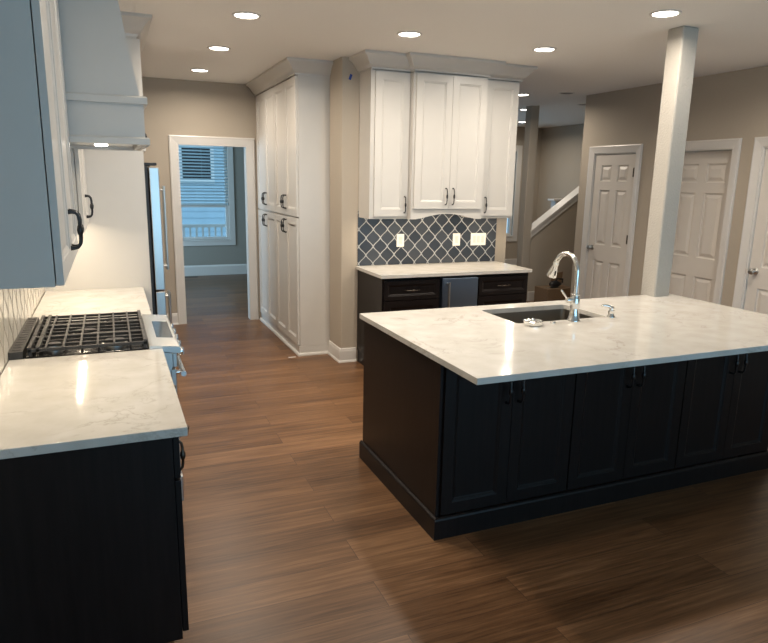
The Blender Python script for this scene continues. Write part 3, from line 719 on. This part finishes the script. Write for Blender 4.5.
# ---- pantry (faces -X)
PX = 1.606
PY0, PY1 = 5.958, 7.70
HWd = (PY1-PY0)/2
for k in range(2):
    lab = ('tall white pantry cabinet with four doors, half nearer the camera', 'tall white pantry cabinet with four doors, half beside the cased opening')[k]
    y1 = PY0+HWd*(k+1)
    t = thing('pantry_cabinet', lab, 'cabinet', (PX, y1, 0), -PI/2, 'pantry cabinets')
    w = HWd-.001; m = w/2
    B('cabinet_body', WL, [(0, w, .021, .632, .095, UZ1)], t)
    B('toe_kick', WL, [(0, w, .012, .6, 0, .094)], t)
    for z0, z1, hz in ((.105, 1.330, 1.235), (1.345, UZ1-.006, 1.470)):
        for a, b, hx in ((.003, m-.0015, m-.035), (m+.0015, w-.003 if k else w-.012, m+.035)):
            p = shaker('door', b-a, z1-z0, WL, t, a, z0, st=.065); pull(p, hx-a, hz-z0, .125, True, 'handle_black', .034, .0055)
tag(crown([(1.95, PY0), (PX, PY0), (PX, PY1)], 1, UZ1, ''), 'white crown moulding along the top of the pantry', 'moulding')
bm = bmesh.new(); sweep(bm, [(1.925, PY0), (PX+.011, PY0), (PX+.011, BY-.03)], [(0, 0), (.018, 0), (.018, .012), (.012, .024), (0, .03)], 1)
tag(obj('shoe_moulding', bm, WL), 'thin white shoe moulding at the foot of the pantry', 'moulding')
tag(B('filler_strip', WL, [(1.628, 1.66, PY1, BY-.001, 0, UZ1)]), 'narrow white filler between pantry and cased opening', 'trim')

# ---- bar: uppers
def bar_upper(x0, x1, yf, zb, lab, doors, arch=False, dep=None):
    t = thing('bar_wall_cabinet', lab, 'cabinet', (x0, yf, 0), 0, 'bar wall cabinets'); w = x1-x0; dep = HY-yf-.001
    if not arch:
        B('cabinet_body', WL, [(0, w, .021, dep, zb+.02, UZ1), (0, w, .021, .039, zb, zb+.02), (0, .018, .039, dep, zb, zb+.02), (w-.018, w, .039, dep, zb, zb+.02)], t)
    else:
        B('cabinet_body', WL, [(0, w, .021, dep, 1.445, UZ1)], t)
        bm = bmesh.new(); pts = [(0, zb), (.05, zb)]
        for k in range(1, 12):
            a = k/12; pts.append((.05+(w-.1)*a, zb+.048*math.sin(PI*a)**1.3))
        pts += [(w-.05, zb), (w, zb), (w, 1.445), (0, 1.445)]
        prism(bm, pts, .021, .041, 'y'); obj('arched_valance', bm, WL, t)
        B('side_return', WL, [(0, .018, .042, dep, zb, 1.445)], t); B('side_return', WL, [(w-.018, w, .042, dep, zb, 1.445)], t)
    for a, b, z0, hx in doors:
        p = shaker('door', b-a, UZ1-.012-z0, WL, t, a-x0, z0, st=.062); pull(p, hx-a, (1.562 if arch else 1.485)-z0, .14, True, 'bronze' if False else 'handle_black', .03, .0045)
    return t
t = bar_upper(2.090, 2.449, 5.325, 1.36, 'white single-door wall cabinet left of the arched bar cabinet', [(2.126, 2.444, 1.383, 2.414)])
led(t, .04, .34, .065, 1.379, 1.5)
t = bar_upper(2.451, 3.172, 5.245, 1.36, 'white two-door bar cabinet with arched valance, middle of three', [(2.470, 2.816, 1.452, 2.782), (2.819, 3.160, 1.452, 2.853)], True)
led(t, .04, .68, .075, 1.444, 2.6)
t = bar_upper(3.174, 3.560, 5.325, 1.36, 'white single-door wall cabinet right of the arched bar cabinet', [(3.200, 3.545, 1.383, 3.240)])
led(t, .04, .34, .065, 1.379, 1.5)
tag(crown([(2.090, HY-.001), (2.090, 5.325), (2.451, 5.325), (2.451, 5.245), (3.172, 5.245), (3.172, 5.325), (3.560, 5.325), (3.560, HY-.001)], -1, UZ1, ''), 'white crown moulding along the top of the bar wall cabinets', 'moulding')

# ---- bar: base
tag(B('bar_countertop', 'quartz', [(2.063, 3.575, 4.978, HY-.012, .884, .914)], bevel=.002), 'white quartz worktop of the bar below the blue tiles', 'countertop')
tag(B('tile_backsplash', 'tile_navy', [(2.085, 3.562, HY-.01, HY-.001, .915, 1.42)]), 'navy arabesque tile backsplash with white grout behind the bar', 'backsplash')
for x0, x1, lab in ((2.088, 2.638, 'dark bar base cabinet with drawers, left of the beverage cooler'), (3.012, 3.562, 'dark bar base cabinet with drawers, right of the beverage cooler')):
    t = thing('bar_base_cabinet', lab, 'cabinet', (x0, 5.0, 0), 0, 'bar base cabinets'); w = x1-x0
    B('cabinet_body', D, [(0, w, .021, .618, .11, .883)], t); B('toe_kick', D, [(0, w, .08, .6, 0, .109)], t)
    for z0, z1 in ((.690, .855), (.405, .683), (.118, .398)):
        p = shaker('drawer', w-.03, z1-z0, D, t, .015, z0, 0, .02, .035 if z0 > .6 else .055); pull(p, (w-.03)/2, (z1-z0)/2, .13, False, 'bronze', .028, .0045)
t = thing('beverage_cooler', 'stainless steel undercounter beverage cooler in the bar', 'appliance', (2.642, 5.0, 0))
B('cooler_body', 'black_plastic', [(.0, .366, .03, .6, .02, .875)], t)
d_ = B('cooler_door', 'film_steel', [(.004, .362, -.018, .029, .10, .862)], t, bevel=.004)
bm = bmesh.new(); tube(bm, [(.05, -.018, .82), (.05, -.06, .82)], .009, 12); tube(bm, [(.05, -.06, .832), (.05, -.06, .30)], .0095, 14); tube(bm, [(.05, -.018, .32), (.05, -.06, .32)], .009, 12)
obj('cooler_handle', bm, 'brushed_steel', d_, smooth=True)
B('grille', 'black_plastic', [(.004, .362, .0, .029, .025, .095)], t)
# plates
def plate(x, z, w, lab, kind, gangs=1):
    t = thing(kind, lab, 'wall plate', (x, HY-.0105, z), group='bar wall plates')
    B('cover_plate', 'plate_white', [(-w/2, w/2, -.006, 0, -.060, .060)], t, bevel=.002)
    for k in range(gangs):
        cx = (k-(gangs-1)/2)*.046
        B('rocker' if kind == 'light_switch' else 'socket', 'trim_white', [(cx-.016, cx+.016, -.009, -.006, -.034, .034)], t)
plate(2.510, 1.142, .076, 'white outlet on the blue tiles, leftmost of the three wall plates', 'power_outlet')
plate(3.111, 1.140, .080, 'white outlet on the blue tiles, middle of the three wall plates', 'power_outlet')
plate(3.357, 1.139, .170, 'wide white three-gang switch plate on the blue tiles', 'light_switch', 3)
bm = bmesh.new(); box(bm, -.011, .011, -.0006, 0, -.024, .024)
o = tag(obj('painters_tape', bm, 'tape_blue', loc=(2.005, HY-.0002, 2.565)), 'small strip of blue painters tape stuck high on the wall between pantry and bar', 'tape'); o.rotation_euler = (0, .35, 0)

# ---- stair half wall and far hall
SL = .69
bm = bmesh.new(); x0, x1 = 5.556, 7.6
prism(bm, [(x0, 0), (x1, 0), (x1, .94+(x1-x0)*SL), (x0, .94)], 7.82, 7.94, 'y'); struct(obj('wall_stair', bm, 'wall_paint'))
bm = bmesh.new()
def band(x0, x1, za, zb, y0, y1):
    prism(bm, [(x0, za), (x1, za+(x1-x0)*SL), (x1, zb+(x1-x0)*SL), (x0, zb)], y0, y1, 'y')
band(x0-.02, x1, .995, 1.03, 7.79, 7.97); band(x0-.01, x1, .925, .995, 7.804, 7.8199); band(x0-.01, x1, .9401, .995, 7.82, 7.956)
struct(obj('trim_3', bm, 'trim_white'))
bb('baseboard_stair', [(5.83, 7.82), (5.556, 7.82)], 1, [(0, 0), (.016, 0), (.016, .13), (0, .14)])
bm = bmesh.new()
for k in range(9): box(bm, 5.62+k*.26, 5.62+(k+1)*.26, 7.945, 8.95, 0, .19*(k+1))
struct(obj('floor_stairs', bm, 'carpet'))
t = thing('newel_post', 'white capped newel post behind the sloped stair rail', 'newel post', (6.915, 9.05, 0))
B('post_shaft', 'trim_white', [(-.09, .09, -.06, .06, 0, 1.405)], t); B('post_cap', 'trim_white', [(-.14, .14, -.09, .09, 1.405, 1.44)], t, bevel=.006)

# cardboard box on the floor by the stairs, with a dark tool on it
t = thing('cardboard_box', 'brown cardboard box on the floor by the stairs, seen behind the faucet', 'box', (5.73, 7.44, 0))
B('box_body', 'cardboard', [(-.22, .22, -.15, .15, 0, .26)], t, bevel=.003)
bm = bmesh.new(); prism(bm, [(.03, .261), (.22, .261), (.24, .45), (.05, .43)], .13, .136, 'y'); obj('box_flap', bm, 'cardboard', t)
t = thing('power_tool', 'dark tool lying on top of the cardboard box', 'tool', (5.70, 7.38, .2605))
bm = bmesh.new(); lathe(bm, [(.02, -.09), (.045, -.06), (.05, .02), (.03, .07), (.012, .10)], 0, 0, .052, 16, 'x'); obj('tool_body', bm, 'black_plastic', t, smooth=True)
B('tool_plate', 'chrome', [(-.16, .05, -.05, .05, 0, .006)], t)
bm = bmesh.new(); tube(bm, [(.0, 0, .09), (.02, -.02, .13), (.10, -.03, .12), (.12, 0, .07)], .012, 10); obj('tool_grip', bm, 'black_plastic', t, smooth=True)

# floor register in the study and small scrap by the pantry
tag(B('floor_register', 'bronze', [(1.07, 1.32, 11.45, 11.56, 0, .006)]), 'dark floor vent below the far window', 'vent')
o = tag(B('wood_scrap', 'trim_white', [(-.035, .035, -.008, .008, 0, .004)]), 'tiny white scrap on the floor at the foot of the pantry', 'scrap'); o.location = (1.535, 5.93, 0)
